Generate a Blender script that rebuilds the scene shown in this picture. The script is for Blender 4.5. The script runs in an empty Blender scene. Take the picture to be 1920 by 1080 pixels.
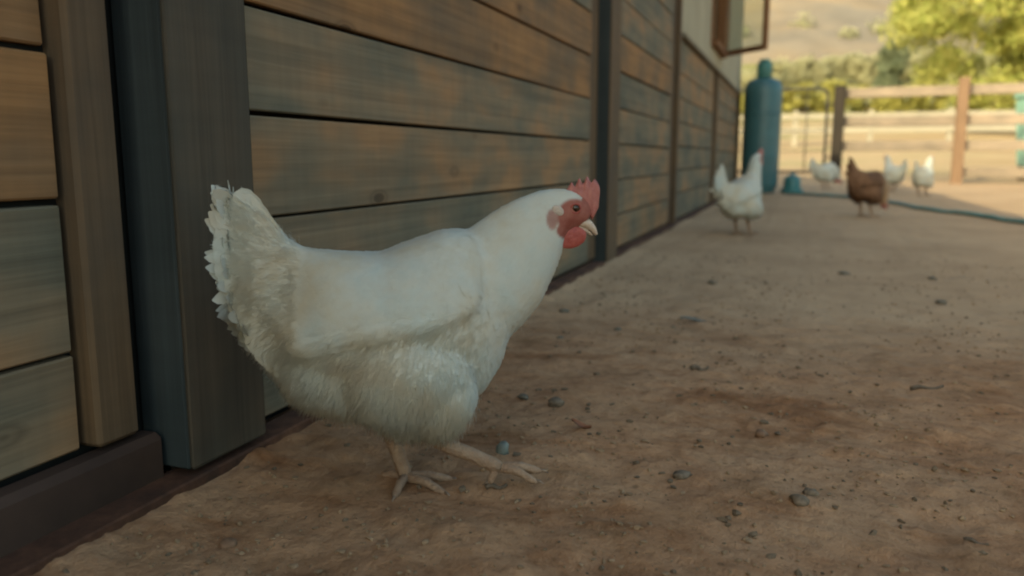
import bpy, bmesh, math, random
import numpy as np
from mathutils import Vector, Matrix
from mathutils.bvhtree import BVHTree
from mathutils import noise as mnoise

R = math.radians
scene = bpy.context.scene
col = scene.collection
random.seed(7); rng = np.random.default_rng(7)

# ------------------------------------------------------------------ camera
CAM_H = 0.39
PITCH, YAW = R(9.24), R(19.63)
cam_data = bpy.data.cameras.new('camera')
cam = bpy.data.objects.new('camera', cam_data); col.objects.link(cam)
cam.location = (0, 0, CAM_H)
cam.rotation_euler = (R(90) - PITCH, 0, YAW)
cam_data.sensor_width = 36; cam_data.lens = 28.125
cam_data.clip_start = 0.02; cam_data.clip_end = 3000
cam_data.dof.use_dof = True
cam_data.dof.focus_distance = 0.93
cam_data.dof.aperture_fstop = 3.6
scene.camera = cam

# ------------------------------------------------------------------ sky and sun
TO_SUN = Vector((-0.75, -1.6, 1.0)).normalized()
SUN_EL = math.asin(TO_SUN.z); SUN_ROT = math.atan2(TO_SUN.x, TO_SUN.y)
world = bpy.data.worlds.new('World'); scene.world = world; world.use_nodes = True
wn = world.node_tree; wn.nodes.clear()
wo = wn.nodes.new('ShaderNodeOutputWorld'); wb = wn.nodes.new('ShaderNodeBackground')
ws = wn.nodes.new('ShaderNodeTexSky'); ws.sky_type = 'NISHITA'; ws.sun_disc = False
ws.sun_elevation = SUN_EL; ws.sun_rotation = SUN_ROT
ws.air_density = 1.0; ws.dust_density = 3.0; ws.ozone_density = 1.0
wb.inputs['Strength'].default_value = 0.15
wn.links.new(ws.outputs[0], wb.inputs[0]); wn.links.new(wb.outputs[0], wo.inputs[0])
sd = bpy.data.lights.new('sun', 'SUN'); sd.energy = 2.3; sd.angle = R(0.6); sd.color = (1.0, 0.87, 0.68)
so = bpy.data.objects.new('sun', sd); col.objects.link(so)
so.rotation_euler = (-TO_SUN).to_track_quat('-Z', 'Y').to_euler()

scene.view_settings.view_transform = 'Standard'; scene.view_settings.look = 'None'
scene.view_settings.gamma = 1.0; scene.view_settings.use_curve_mapping = False
scene.view_settings.exposure = 1.3
scene.view_settings.use_white_balance = True
scene.view_settings.white_balance_temperature = 7700; scene.view_settings.white_balance_tint = -4
scene.render.engine = 'CYCLES'
scene.cycles.use_denoising = True
scene.cycles.filter_width = 2.1
scene.cycles.max_bounces = 8; scene.cycles.diffuse_bounces = 5
scene.cycles.transparent_max_bounces = 8

# ------------------------------------------------------------------ helpers
def setp(o, label=None, cat=None, group=None, kind=None):
    if label: o['label'] = label
    if cat: o['category'] = cat
    if group: o['group'] = group
    if kind: o['kind'] = kind
    return o

def empty(name, loc=(0, 0, 0), rz=0.0, **k):
    o = bpy.data.objects.new(name, None); col.objects.link(o)
    o.location = loc; o.rotation_euler = (0, 0, rz); o.empty_display_size = 0.05
    return setp(o, **k)

def mesh_from(name, v, f, smooth=False):
    me = bpy.data.meshes.new(name)
    me.from_pydata([tuple(map(float, p)) for p in v], [], [tuple(map(int, q)) for q in f])
    me.update()
    if smooth: me.polygons.foreach_set('use_smooth', [True] * len(me.polygons))
    return me

def link(name, me, mat=None, parent=None, loc=(0, 0, 0), rot=(0, 0, 0)):
    o = bpy.data.objects.new(name, me); col.objects.link(o)
    o.location = loc; o.rotation_euler = rot
    if parent is not None: o.parent = parent
    if mat is not None and len(me.materials) == 0: me.materials.append(mat)
    return o

def bm_mesh(name, bm, smooth=False):
    me = bpy.data.meshes.new(name); bm.to_mesh(me); bm.free()
    if smooth: me.polygons.foreach_set('use_smooth', [True] * len(me.polygons))
    return me

def box_mesh(name, sx, sy, sz, bevel=0.003, jitter=0.0, seed=0):
    bm = bmesh.new(); bmesh.ops.create_cube(bm, size=1.0)
    bmesh.ops.scale(bm, vec=(sx, sy, sz), verts=bm.verts)
    if jitter:
        r = random.Random(seed)
        for v in bm.verts: v.co += Vector([r.uniform(-jitter, jitter) for _ in range(3)])
    if bevel: bmesh.ops.bevel(bm, geom=list(bm.edges), offset=bevel, segments=1, affect='EDGES')
    return bm_mesh(name, bm)

def box(name, x0, x1, y0, y1, z0, z1, mat, parent=None, bevel=0.003, jitter=0.0, seed=0, rz=0.0):
    me = box_mesh(name, x1 - x0, y1 - y0, z1 - z0, bevel, jitter, seed)
    c = Vector(((x0 + x1) / 2, (y0 + y1) / 2, (z0 + z1) / 2))
    if parent is not None: c -= Vector(parent.location)
    return link(name, me, mat, parent, c, (0, 0, rz))

def tube(pts, radii, n=10, cap=True):
    """verts, faces of a round tube along pts"""
    pts = [Vector(p) for p in pts]; v = []; f = []
    up = None
    for i, p in enumerate(pts):
        t = (pts[min(i + 1, len(pts) - 1)] - pts[max(i - 1, 0)]).normalized()
        if up is None:
            up = Vector((0, 0, 1)) if abs(t.z) < 0.9 else Vector((1, 0, 0))
        a = t.cross(up).normalized(); b = a.cross(t).normalized(); up = b
        r = radii[i] if hasattr(radii, '__len__') else radii
        ra, rb = r if hasattr(r, '__len__') else (r, r)
        for k in range(n):
            th = 2 * math.pi * k / n
            v.append(p + a * math.cos(th) * ra + b * math.sin(th) * rb)
    for i in range(len(pts) - 1):
        for k in range(n):
            f.append((i * n + k, i * n + (k + 1) % n, (i + 1) * n + (k + 1) % n, (i + 1) * n + k))
    if cap:
        f.append(tuple(range(n - 1, -1, -1))); m = (len(pts) - 1) * n
        f.append(tuple(range(m, m + n)))
    return v, f

def lathe(profile, n=32):
    v = []; f = []
    for (r, z) in profile:
        for k in range(n):
            a = 2 * math.pi * k / n; v.append((r * math.cos(a), r * math.sin(a), z))
    for i in range(len(profile) - 1):
        for k in range(n):
            f.append((i * n + k, i * n + (k + 1) % n, (i + 1) * n + (k + 1) % n, (i + 1) * n + k))
    f.append(tuple(range(n - 1, -1, -1))); m = (len(profile) - 1) * n; f.append(tuple(range(m, m + n)))
    return v, f

def spline(pts, n):
    """Catmull-Rom through pts (any dimension) -> n samples"""
    P = np.array(pts, float); P = np.vstack([2 * P[0] - P[1], P, 2 * P[-1] - P[-2]])
    m = len(P) - 3; out = []
    for s in np.linspace(0, m - 1e-6, n):
        i = int(s); t = s - i; a, b, c, d = P[i:i + 4]
        out.append(0.5 * (2 * b + (c - a) * t + (2 * a - 5 * b + 4 * c - d) * t * t + (3 * b - a - 3 * c + d) * t ** 3))
    return np.array(out)

def sstep(a, b, x):
    t = np.clip((x - a) / (b - a), 0, 1); return t * t * (3 - 2 * t)

# ------------------------------------------------------------------ material helper
class NT:
    def __init__(s, name):
        s.m = bpy.data.materials.new(name); s.m.use_nodes = True
        s.t = s.m.node_tree; s.t.nodes.clear()
        s.out = s.n('OutputMaterial')
    def n(s, kind, **kw):
        nd = s.t.nodes.new('ShaderNode' + kind)
        for k, v in kw.items():
            if k.startswith('i_'):
                key = k[2:]; key = int(key) if key.isdigit() else key.replace('_', ' ')
                if hasattr(v, 'default_value') or isinstance(v, bpy.types.NodeSocket): s.t.links.new(v, nd.inputs[key])
                else: nd.inputs[key].default_value = v
            else: setattr(nd, k, v)
        return nd
    def mix(s, fac, a, b, mode='MIX'):
        nd = s.t.nodes.new('ShaderNodeMix'); nd.data_type = 'RGBA'; nd.blend_type = mode
        for key, v in ((0, fac), (6, a), (7, b)):
            if isinstance(v, bpy.types.NodeSocket): s.t.links.new(v, nd.inputs[key])
            else: nd.inputs[key].default_value = (v if not isinstance(v, tuple) else (*v, 1.0)[:4])
        return nd.outputs[2]
    def math(s, op, a, b=0.0):
        nd = s.t.nodes.new('ShaderNodeMath'); nd.operation = op
        for k, v in ((0, a), (1, b)):
            if isinstance(v, bpy.types.NodeSocket): s.t.links.new(v, nd.inputs[k])
            else: nd.inputs[k].default_value = v
        return nd.outputs[0]
    def ramp(s, fac, stops, interp='LINEAR'):
        nd = s.t.nodes.new('ShaderNodeValToRGB'); s.t.links.new(fac, nd.inputs[0])
        cr = nd.color_ramp; cr.interpolation = interp
        while len(cr.elements) < len(stops): cr.elements.new(0.5)
        for e, (p, c) in zip(cr.elements, stops):
            e.position = p; e.color = (c, c, c, 1) if isinstance(c, (int, float)) else (*c, 1.0)
        return nd.outputs[0]
    def noise(s, vec, scale, detail=4, rough=0.55, w=None, dist=0.0):
        nd = s.t.nodes.new('ShaderNodeTexNoise')
        if w is not None:
            nd.noise_dimensions = '4D'
            if isinstance(w, bpy.types.NodeSocket): s.t.links.new(w, nd.inputs['W'])
            else: nd.inputs['W'].default_value = w
        if vec is not None: s.t.links.new(vec, nd.inputs['Vector'])
        nd.inputs['Scale'].default_value = scale; nd.inputs['Detail'].default_value = detail
        nd.inputs['Roughness'].default_value = rough; nd.inputs['Distortion'].default_value = dist
        return nd.outputs['Fac']
    def vec(s, scale, src='Object'):
        tc = s.t.nodes.new('ShaderNodeTexCoord'); mp = s.t.nodes.new('ShaderNodeMapping')
        s.t.links.new(tc.outputs[src], mp.inputs[0]); mp.inputs['Scale'].default_value = scale
        return mp.outputs[0]
    def done(s, color, rough=0.8, bump=None, bstr=0.3, bdist=0.01, spec=0.3, metal=0.0, extra=None):
        b = s.t.nodes.new('ShaderNodeBsdfPrincipled')
        for key, v in (('Base Color', color), ('Roughness', rough)):
            if isinstance(v, bpy.types.NodeSocket): s.t.links.new(v, b.inputs[key])
            else: b.inputs[key].default_value = (*v, 1.0) if isinstance(v, tuple) else v
        b.inputs['Specular IOR Level'].default_value = spec; b.inputs['Metallic'].default_value = metal
        if bump is not None:
            bp = s.t.nodes.new('ShaderNodeBump'); bp.inputs['Strength'].default_value = bstr
            bp.inputs['Distance'].default_value = bdist; s.t.links.new(bump, bp.inputs['Height'])
            s.t.links.new(bp.outputs[0], b.inputs['Normal'])
        for k, v in (extra or {}).items(): b.inputs[k].default_value = v
        s.t.links.new(b.outputs[0], s.out.inputs[0])
        s.bsdf = b
        return s.m

def wood(name, axis, stops, sat=1.0, streak=(0.5, 1.25), knots=True, blot=1.0):
    """weathered timber; axis = grain axis of the piece's own coordinates"""
    s = NT(name)
    rnd = s.t.nodes.new('ShaderNodeObjectInfo').outputs['Random']
    w = s.math('MULTIPLY', rnd, 57.0)
    g = {'x': (1.2, 60, 60), 'y': (60, 1.2, 60), 'z': (60, 60, 1.2)}[axis]
    l = {'x': (3.0, 5.5, 5.5), 'y': (5.5, 3.0, 5.5), 'z': (5.5, 5.5, 3.0)}[axis]
    saw = {'x': (45, 3, 3), 'y': (3, 45, 3), 'z': (3, 3, 45)}[axis]
    grain = s.noise(s.vec(g), 1.0, 6, 0.6, w, 0.6)
    fine = s.noise(s.vec(tuple(q * 4 for q in g)), 1.0, 3, 0.6, w)
    large = s.noise(s.vec(l), 1.0 * blot, 3, 0.6, w)
    sawm = s.noise(s.vec(saw), 1.0, 2, 0.5, w)
    f = s.math('ADD', s.math('MULTIPLY', large, 2.1), s.math('MULTIPLY', rnd, 0.32))
    f = s.math('SUBTRACT', f, 0.76)
    base = s.ramp(f, stops)
    stv = s.ramp(grain, [(0.3, streak[0]), (0.55, 1.0), (0.75, streak[1])])
    c = s.mix(0.6, base, stv, 'MULTIPLY')
    c = s.mix(0.4, c, s.ramp(fine, [(0.3, 0.7), (0.6, 1.1)]), 'MULTIPLY')
    c = s.mix(0.16, c, s.ramp(sawm, [(0.3, 0.6), (0.65, 1.15)]), 'MULTIPLY')
    bumph = s.math('ADD', grain, s.math('MULTIPLY', sawm, 0.5))
    if knots:
        kv = {'x': (5, 11, 11), 'y': (11, 5, 11), 'z': (11, 11, 5)}[axis]
        vn = s.t.nodes.new('ShaderNodeTexVoronoi'); vn.voronoi_dimensions = '4D'
        s.t.links.new(s.vec(kv), vn.inputs['Vector']); s.t.links.new(w, vn.inputs['W'])
        vn.inputs['Scale'].default_value = 1.0
        k = s.ramp(vn.outputs['Distance'], [(0.0, 0.25), (0.09, 0.3), (0.12, 0.9), (0.15, 0.65), (0.2, 1.0)])
        c = s.mix(0.8, c, k, 'MULTIPLY')
    return s.done(c, 0.82, bumph, 0.35, 0.004, 0.25)

M = {}
BOARD = [(0.0, (.105, .103, .075)), (.28, (.15, .13, .088)), (.5, (.21, .152, .092)), (.72, (.29, .168, .084)), (1.0, (.36, .21, .10))]
M['plank'] = wood('weathered_plank', 'y', BOARD)
M['plank_warm'] = wood('warm_plank', 'y', [(0.0, (.13, .095, .06)), (.3, (.19, .115, .06)), (.6, (.28, .145, .06)), (1.0, (.34, .18, .075))])
M['post'] = wood('weathered_post', 'z', [(0.0, (.028, .037, .038)), (.5, (.038, .047, .047)), (1.0, (.052, .055, .053))], knots=True)
M['facing'] = wood('facing_board', 'z', [(0.0, (.05, .047, .036)), (.5, (.08, .062, .042)), (1.0, (.115, .078, .048))])
M['trim'] = wood('trim_wood', 'z', [(0.0, (.085, .064, .044)), (.5, (.125, .080, .044)), (1.0, (.16, .098, .052))], knots=False)
M['trim_y'] = wood('ledge_wood', 'y', [(0.0, (.17, .14, .10)), (1.0, (.24, .19, .13))], knots=False)
M['fence'] = wood('fence_wood', 'x', [(0.0, (.19, .155, .12)), (.5, (.26, .205, .155)), (1.0, (.32, .25, .185))], knots=False)
M['fence_post'] = wood('fence_post_wood', 'z', [(0.0, (.17, .105, .065)), (1.0, (.235, .145, .09))], knots=False)
M['shaded_post'] = wood('shaded_post_wood', 'z', [(0.0, (.022, .018, .014)), (1.0, (.04, .03, .022))], knots=False)  # fence post wood darkened; barn shadow on the first post put into the colour
M['sash'] = wood('sash_wood', 'z', [(0.0, (.16, .075, .035)), (1.0, (.24, .12, .055))], knots=False)

def simple(name, c, rough=0.7, spec=0.3, metal=0.0, var=0.25, sc=8.0, bstr=0.15):
    s = NT(name)
    nz = s.noise(s.vec((1, 1, 1)), sc, 5, 0.6)
    cc = s.mix(1.0, c, s.ramp(nz, [(0.25, 1 - var), (0.75, 1 + var)]), 'MULTIPLY')
    return s.done(cc, rough, nz, bstr, 0.003, spec, metal)

M['sill'] = simple('dark_sill', (.050, .030, .022), .75, .25, 0, .5, 6)
M['back'] = simple('wall_backing', (.012, .013, .012), .9, .1)
M['plaster'] = simple('plaster', (.36, .32, .225), .9, .2, 0, .15, 3)
M['roof'] = simple('roof_sheet', (.16, .13, .11), .6, .4, .3, .2, 4)
M['interior'] = simple('dark_interior', (.16, .10, .05), .8, .2)

def rust():
    s = NT('rusty_flashing')
    a = s.noise(s.vec((1, 1, 1)), 14, 6, .65); b = s.noise(s.vec((1, 1, 1)), 90, 4, .6)
    c = s.ramp(a, [(.3, (.035, .022, .016)), (.5, (.085, .040, .025)), (.7, (.14, .068, .040))])
    c = s.mix(.5, c, s.ramp(b, [(.3, .5), (.7, 1.2)]), 'MULTIPLY')
    return s.done(c, .85, b, .4, .002, .2)
M['rust'] = rust()

def ground_mat():
    s = NT('dirt')
    v = s.vec((1, 1, 1))
    big = s.noise(v, 1.3, 4, .6, dist=.4); mid = s.noise(v, 9, 6, .65, dist=.3); fine = s.noise(v, 70, 5, .7); grit = s.noise(v, 260, 3, .6)
    strch = s.noise(s.vec((5, 11, 5)), 1.0, 5, .65, dist=.5)
    c = s.ramp(big, [(.3, (.29, .160, .086)), (.5, (.365, .222, .132)), (.72, (.39, .258, .162))])
    c = s.mix(.8, c, s.ramp(mid, [(.28, (.62, .55, .46)), (.48, (1, .98, .95)), (.7, (1.14, 1.14, 1.1))]), 'MULTIPLY')
    patch = s.noise(s.vec((2.2, 4.5, 2.2)), 1.0, 5, .7, dist=.8)
    c = s.mix(.8, c, s.ramp(patch, [(.36, (.66, .52, .42)), (.47, (1, .97, .95)), (.7, (1.04, 1.05, 1.05))]), 'MULTIPLY')
    c = s.mix(.55, c, s.ramp(strch, [(.3, (.60, .42, .30)), (.46, (1, .95, .92)), (.7, (1.05, 1.08, 1.08))]), 'MULTIPLY')
    c = s.mix(.6, c, s.ramp(fine, [(.3, .55), (.5, 1.0), (.72, 1.18)]), 'MULTIPLY')
    vo = s.t.nodes.new('ShaderNodeTexVoronoi'); s.t.links.new(v, vo.inputs['Vector']); vo.inputs['Scale'].default_value = 42
    vo.inputs['Randomness'].default_value = 1
    spk = s.ramp(vo.outputs['Distance'], [(.0, .4), (.11, .5), (.2, 1.0)])
    c = s.mix(s.ramp(mid, [(.45, 0.0), (.65, .8)]), c, s.mix(1.0, c, spk, 'MULTIPLY'))
    # churned darker soil near the hen, smooth pale dust further along, extra light painted in
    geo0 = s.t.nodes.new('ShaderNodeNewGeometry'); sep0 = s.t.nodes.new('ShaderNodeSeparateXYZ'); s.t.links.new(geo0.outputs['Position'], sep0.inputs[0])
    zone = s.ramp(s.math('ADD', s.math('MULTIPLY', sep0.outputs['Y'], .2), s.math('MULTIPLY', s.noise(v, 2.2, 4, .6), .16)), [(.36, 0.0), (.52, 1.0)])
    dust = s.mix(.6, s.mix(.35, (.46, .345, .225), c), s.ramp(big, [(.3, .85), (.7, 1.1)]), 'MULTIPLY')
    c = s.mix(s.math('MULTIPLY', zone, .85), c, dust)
    bh = s.math('ADD', s.math('MULTIPLY', fine, .6), s.math('ADD', s.math('MULTIPLY', mid, 1.4), s.math('MULTIPLY', grit, .3)))
    # dry pale grass and greener cover on the rising land beyond the yard
    geo = s.t.nodes.new('ShaderNodeNewGeometry'); sep = s.t.nodes.new('ShaderNodeSeparateXYZ')
    s.t.links.new(geo.outputs['Position'], sep.inputs[0])
    far = s.ramp(s.math('DIVIDE', sep.outputs['Y'], 100.0), [(.13, 0.0), (.18, 1.0)])
    fieldn = s.noise(v, .35, 4, .6)
    field = s.ramp(fieldn, [(.35, (.33, .235, .135)), (.52, (.38, .28, .17)), (.66, (.25, .22, .11))])
    farg = s.ramp(s.math('DIVIDE', sep.outputs['Y'], 100.0), [(.36, 0.0), (.44, 1.0)])
    field = s.mix(farg, field, s.ramp(fieldn, [(.35, (.17, .17, .06)), (.6, (.24, .21, .09))]))
    c = s.mix(far, c, field)
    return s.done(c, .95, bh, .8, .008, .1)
M['dirt'] = ground_mat()

def hill_mat():
    s = NT('dry_hillside'); v = s.vec((1, 1, 1))
    a = s.noise(v, .019, 6, .62, dist=.8); b = s.noise(v, .1, 5, .6)
    c = s.ramp(a, [(.38, (.165, .145, .12)), (.47, (.205, .17, .13)), (.55, (.235, .18, .12)), (.68, (.29, .215, .138))])  # pale greyed tones carry the distance haze in the colour
    c = s.mix(.5, c, s.ramp(b, [(.35, .72), (.6, 1.1)]), 'MULTIPLY')
    return s.done(c, .95, b, .3, 2.0, .1)
M['hill'] = hill_mat()

def leaf_mat(name, c1, c2, trans=.45):
    s = NT(name)
    g = s.t.nodes.new('ShaderNodeNewGeometry')
    c = s.mix(g.outputs['Random Per Island'], c1, c2)
    b = s.t.nodes.new('ShaderNodeBsdfPrincipled'); s.t.links.new(c, b.inputs['Base Color']); b.inputs['Roughness'].default_value = .6
    b.inputs['Specular IOR Level'].default_value = .25
    tr = s.t.nodes.new('ShaderNodeBsdfTranslucent'); s.t.links.new(c, tr.inputs[0])
    mx = s.t.nodes.new('ShaderNodeMixShader'); mx.inputs[0].default_value = trans
    s.t.links.new(b.outputs[0], mx.inputs[1]); s.t.links.new(tr.outputs[0], mx.inputs[2]); s.t.links.new(mx.outputs[0], s.out.inputs[0])
    return s.m
M['leaf_bright'] = leaf_mat('bright_leaf', (.27, .32, .08), (.58, .55, .19))
M['leaf_vine'] = leaf_mat('vine_leaf', (.32, .31, .08), (.46, .41, .13))
M['leaf_far'] = leaf_mat('far_leaf', (.36, .35, .21), (.48, .45, .28))  # leaf colour lightened to stand in for haze over distant growth
M['leaf_dark'] = leaf_mat('dark_leaf', (.14, .17, .10), (.22, .24, .14))
M['bark'] = simple('bark', (.10, .075, .05), .9, .1, 0, .4, 14, .5)
M['tank'] = simple('tank_paint', (.040, .115, .130), .38, .45, 0, .18, 5, .04)
M['tank_cap'] = simple('tank_cap', (.05, .17, .15), .5, .4, 0, .2, 6)
M['brass'] = simple('brass', (.35, .25, .10), .4, .5, .8, .2)
M['hose'] = simple('hose_rubber', (.05, .15, .15), .5, .4, 0, .25, 6)
M['teal'] = simple('teal_plastic', (.03, .14, .15), .45, .4, 0, .2, 6)
M['green_plastic'] = simple('green_plastic', (.23, .42, .33), .5, .4, 0, .15, 5)
M['gate'] = simple('gate_tube', (.045, .04, .035), .5, .4, .4, .3)
M['iron'] = simple('hinge_iron', (.05, .045, .04), .5, .5, .7)
M['pale_fence'] = wood('bleached_rail', 'x', [(0.0, (.28, .255, .20)), (1.0, (.36, .32, .25))], knots=False)

def glass():
    s = NT('window_glass')
    tp = s.t.nodes.new('ShaderNodeBsdfTransparent'); tp.inputs[0].default_value = (.88, .92, .89, 1)
    gs = s.t.nodes.new('ShaderNodeBsdfGlossy'); gs.inputs['Roughness'].default_value = .03
    mx = s.t.nodes.new('ShaderNodeMixShader'); mx.inputs[0].default_value = .10
    s.t.links.new(tp.outputs[0], mx.inputs[1]); s.t.links.new(gs.outputs[0], mx.inputs[2])
    s.t.links.new(mx.outputs[0], s.out.inputs[0]); return s.m
M['glass'] = glass()

# ================================================================== GROUND
def ramp_z(t):
    return np.interp(t, [0, 14.5, 20, 30, 45, 70, 100, 150, 260], [0, 0, .42, 1.2, 2.5, 4.6, 8.2, 16, 32])
FD = np.array([-math.sin(YAW) + .33, math.cos(YAW)]); FD /= np.linalg.norm(FD)
def ter(x, y):
    return ramp_z(x * 0.0 + y)

def axis_coords(lo, hi, step, out_lo, out_hi, g=1.16):
    c = list(np.arange(lo, hi + 1e-9, step)); d = step; p = hi
    while p < out_hi: d *= g; p += d; c.append(p)
    d = step; p = lo; pre = []
    while p > out_lo: d *= g; p -= d; pre.append(p)
    return np.array(pre[::-1] + c)
xs = axis_coords(-.72, .62, .0085, -260, 320, 1.13)
ys = axis_coords(.42, 2.1, .0085, -160, 262, 1.09)
GX, GY = np.meshgrid(xs, ys)
def vnoise(x, y, sc, seed):
    """cheap smooth value noise on arrays"""
    r = np.random.default_rng(seed); T = r.random((256, 256))
    u = x * sc + 100.3; v = y * sc + 57.7; i = np.floor(u).astype(int); j = np.floor(v).astype(int)
    a = u - i; b = v - j; a = a * a * (3 - 2 * a); b = b * b * (3 - 2 * b)
    q = lambda m, n: T[m % 256, n % 256]
    return (q(i, j) * (1 - a) + q(i + 1, j) * a) * (1 - b) + (q(i, j + 1) * (1 - a) + q(i + 1, j + 1) * a) * b - .5
def relief(x, y):
    near = np.clip(1.6 - np.hypot(x, y) / 9.0, 0, 1)
    n1 = vnoise(x, y, 3, 1) * .012 + vnoise(x, y, 9, 2) * .007 + vnoise(x, y, 26, 3) * .0065
    n2 = (np.maximum(vnoise(x, y, 48, 4), .12) * .011 + np.maximum(vnoise(x, y, 85, 5), .08) * .007) * (1 - .75 * np.clip((y - 1.6) / .8, 0, 1))
    edge = np.exp(-((x + .655) / .035) ** 2) * (.006 + .02 * np.maximum(vnoise(x, y, 22, 6), 0))   # dirt heaped along the wall foot
    return near * (n1 + n2 - .004) + edge * (y < 9.9)
def gz(x, y):
    x = np.asarray(x, float); y = np.asarray(y, float); return relief(x, y) + ter(x, y)
GZ = gz(GX, GY)
nv = GX.size; ny, nx = GX.shape
me = bpy.data.meshes.new('ground')
idx = np.arange(nv).reshape(ny, nx)
quads = np.stack([idx[:-1, :-1], idx[:-1, 1:], idx[1:, 1:], idx[1:, :-1]], -1).reshape(-1, 4)
me.vertices.add(nv); me.vertices.foreach_set('co', np.stack([GX, GY, GZ], -1).ravel().astype(np.float32))
me.loops.add(quads.size); me.loops.foreach_set('vertex_index', quads.ravel().astype(np.int32))
me.polygons.add(len(quads)); me.polygons.foreach_set('loop_start', np.arange(0, quads.size, 4, dtype=np.int32))
me.update(); me.polygons.foreach_set('use_smooth', [True] * len(quads)); me.validate()
setp(link('ground', me, M['dirt']), kind='structure')

# hill
hx = np.linspace(-500, 620, 120); hy = np.linspace(140, 760, 90)
HX, HY = np.meshgrid(hx, hy)
t = (HY - 140) / 620
HZ = 10 + 190 * t ** 1.1 + (vnoise(HX, HY, .012, 11) * 46 + vnoise(HX, HY, .03, 12) * 22 + vnoise(HX, HY, .08, 13) * 7) * np.clip(t * 4, 0, 1)
idx = np.arange(HX.size).reshape(HX.shape)
quads = np.stack([idx[:-1, :-1], idx[:-1, 1:], idx[1:, 1:], idx[1:, :-1]], -1).reshape(-1, 4)
hm = mesh_from('hill', np.stack([HX, HY, HZ], -1).reshape(-1, 3), quads, True)
setp(link('hill', hm, M['hill']), kind='structure')

# ================================================================== BARN
WX = -0.66            # front plane of the posts
barn = empty('barn', (WX, 4.5, 0), label='long weathered timber barn with horizontal plank walls and upright posts', cat='barn')
B = lambda name, *a, **k: box(name, *a, parent=barn, **k)
Y0, YE = -9.0, 9.75
posts = [-5.84, -3.65, -1.46, 0.725, 2.91, 4.73, 6.95, 9.6]
pw = 0.14
B('wall', WX - .22, WX - .078, Y0, YE, .0, 1.09, M['back'], bevel=0)
B('wall', WX - .22, WX - .078, Y0, 4.80, 1.092, 2.45, M['back'], bevel=0)
seed = 0
for i, py in enumerate(posts):
    seed += 1
    z0 = .022 if i == 3 else .004
    ztop = 2.43 if i < 6 else 1.10
    pe = py + (pw + (.03 if i == 4 else 0) if i < 5 else .075)
    px_ = -.0062 if i < 5 else -.026
    po = B('post', WX - .075, WX + px_, py + .001, pe - .002, z0, ztop, M['post'] if i < 5 else M['trim'], bevel=.003, jitter=.001, seed=seed)
    fm = M['facing'] if i < 4 else M['trim']
    fb = box_mesh('facing_board', .0055, pe - py, ztop - z0, .0035, .0008, seed + 500)
    link('facing_board', fb, fm, po, ((.075 + px_) / 2 + .0030, .0005, 0))
for i in range(len(posts) - 1):
    ya, yb = posts[i] + (pw + (.03 if i == 4 else 0) if i < 5 else .075) + .001, posts[i + 1]
    if i == 2:   # recessed bay at the left of the picture: boards run to a stop bead
        xa, ph, zs, zl = WX - .068, .158, .073, .0255
        yb2 = yb - .095
    else:
        xa, ph, zs, zl = WX - .042, .143, .018, .0
        yb2 = yb - .135 if i >= 3 else yb - .09
    off = {3: .0210, 4: -.006, 5: .01, 6: 0.0}.get(i, .012)
    ztop = 2.4 if i < 5 else 1.08
    if i == 2: off = -.0505 + .0 ; zlines = [.072, .183, .3445, .4985] + [.4985 + .157 * k for k in range(1, 13)]
    else: zlines = [.02, .164 + off * .0 + (.0 if i == 3 else off)] + [.164 + (0 if i == 3 else off) + .143 * k for k in range(1, 16)]
    zlines = [z for z in zlines if z < ztop - .05] + [ztop]
    for k in range(len(zlines) - 1):
        g = .0045 + random.uniform(0, .0025)
        seed += 1
        dx = random.uniform(-.003, .003)
        B('plank', xa - .02 + dx, xa + .002 + dx, ya, yb2, zlines[k] + g * .6, zlines[k + 1] - g * .6, M['plank_warm'] if (i == 2 and k in (2, 3)) or (i == 3 and k in (4, 5)) or (i == 4 and k in (5,)) else M['plank'], bevel=.0022, jitter=.0012, seed=seed)
    if i == 2:
        B('trim_board', xa - .03, xa + .022, yb - .088, yb - .030, .074, 2.4, M['trim'], bevel=.005, jitter=.001, seed=seed)
        B('sill_beam', WX - .075, WX - .038, ya, yb - .002, .006, .068, M['sill'], bevel=.008, jitter=.001)
    else:
        B('trim_board', xa - .03, xa - .004, yb2 + .012, yb - .006, .02, ztop - .003, M['trim'], bevel=.004, jitter=.001, seed=seed)
# rusty strip along the foot of the wall
for (a, b) in ((-9, -.5), (-.498, 2.86), (3.08, 6.9), (6.902, 9.7)):
    B('flashing_strip', WX - .045, WX + .003, a, b, -.02, .014, M['rust'], bevel=.002)
# plaster above the wainscot, around the window opening
WZ0, WZ1, WY0, WY1 = 1.24, 2.1, 6.45, 7.40
PX0, PX1 = WX - .16, WX - .035
for (ya, yb, za, zb) in ((4.905, WY0, 1.115, 2.45), (WY1, YE, 1.115, 2.45), (WY0, WY1, 1.115, WZ0), (WY0, WY1, WZ1, 2.45)):
    B('plaster_panel', PX0, PX1, ya + .0005, yb - .0005, za, zb, M['plaster'], bevel=.002)
B('ledge', WX - .06, WX - .012, 4.90, YE, 1.086, 1.112, M['trim_y'], bevel=.004)
win = box('window', PX0 + .01, PX0 + .03, WY0, WY1, WZ0, WZ1, M['interior'], parent=barn, bevel=0)
wloc = Vector(barn.location) + win.location
def sub(name, x0, x1, y0, y1, z0, z1, mat, par, base, bevel=.003):
    me = box_mesh(name, x1 - x0, y1 - y0, z1 - z0, bevel)
    return link(name, me, mat, par, Vector(((x0 + x1) / 2, (y0 + y1) / 2, (z0 + z1) / 2)) - base)
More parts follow.
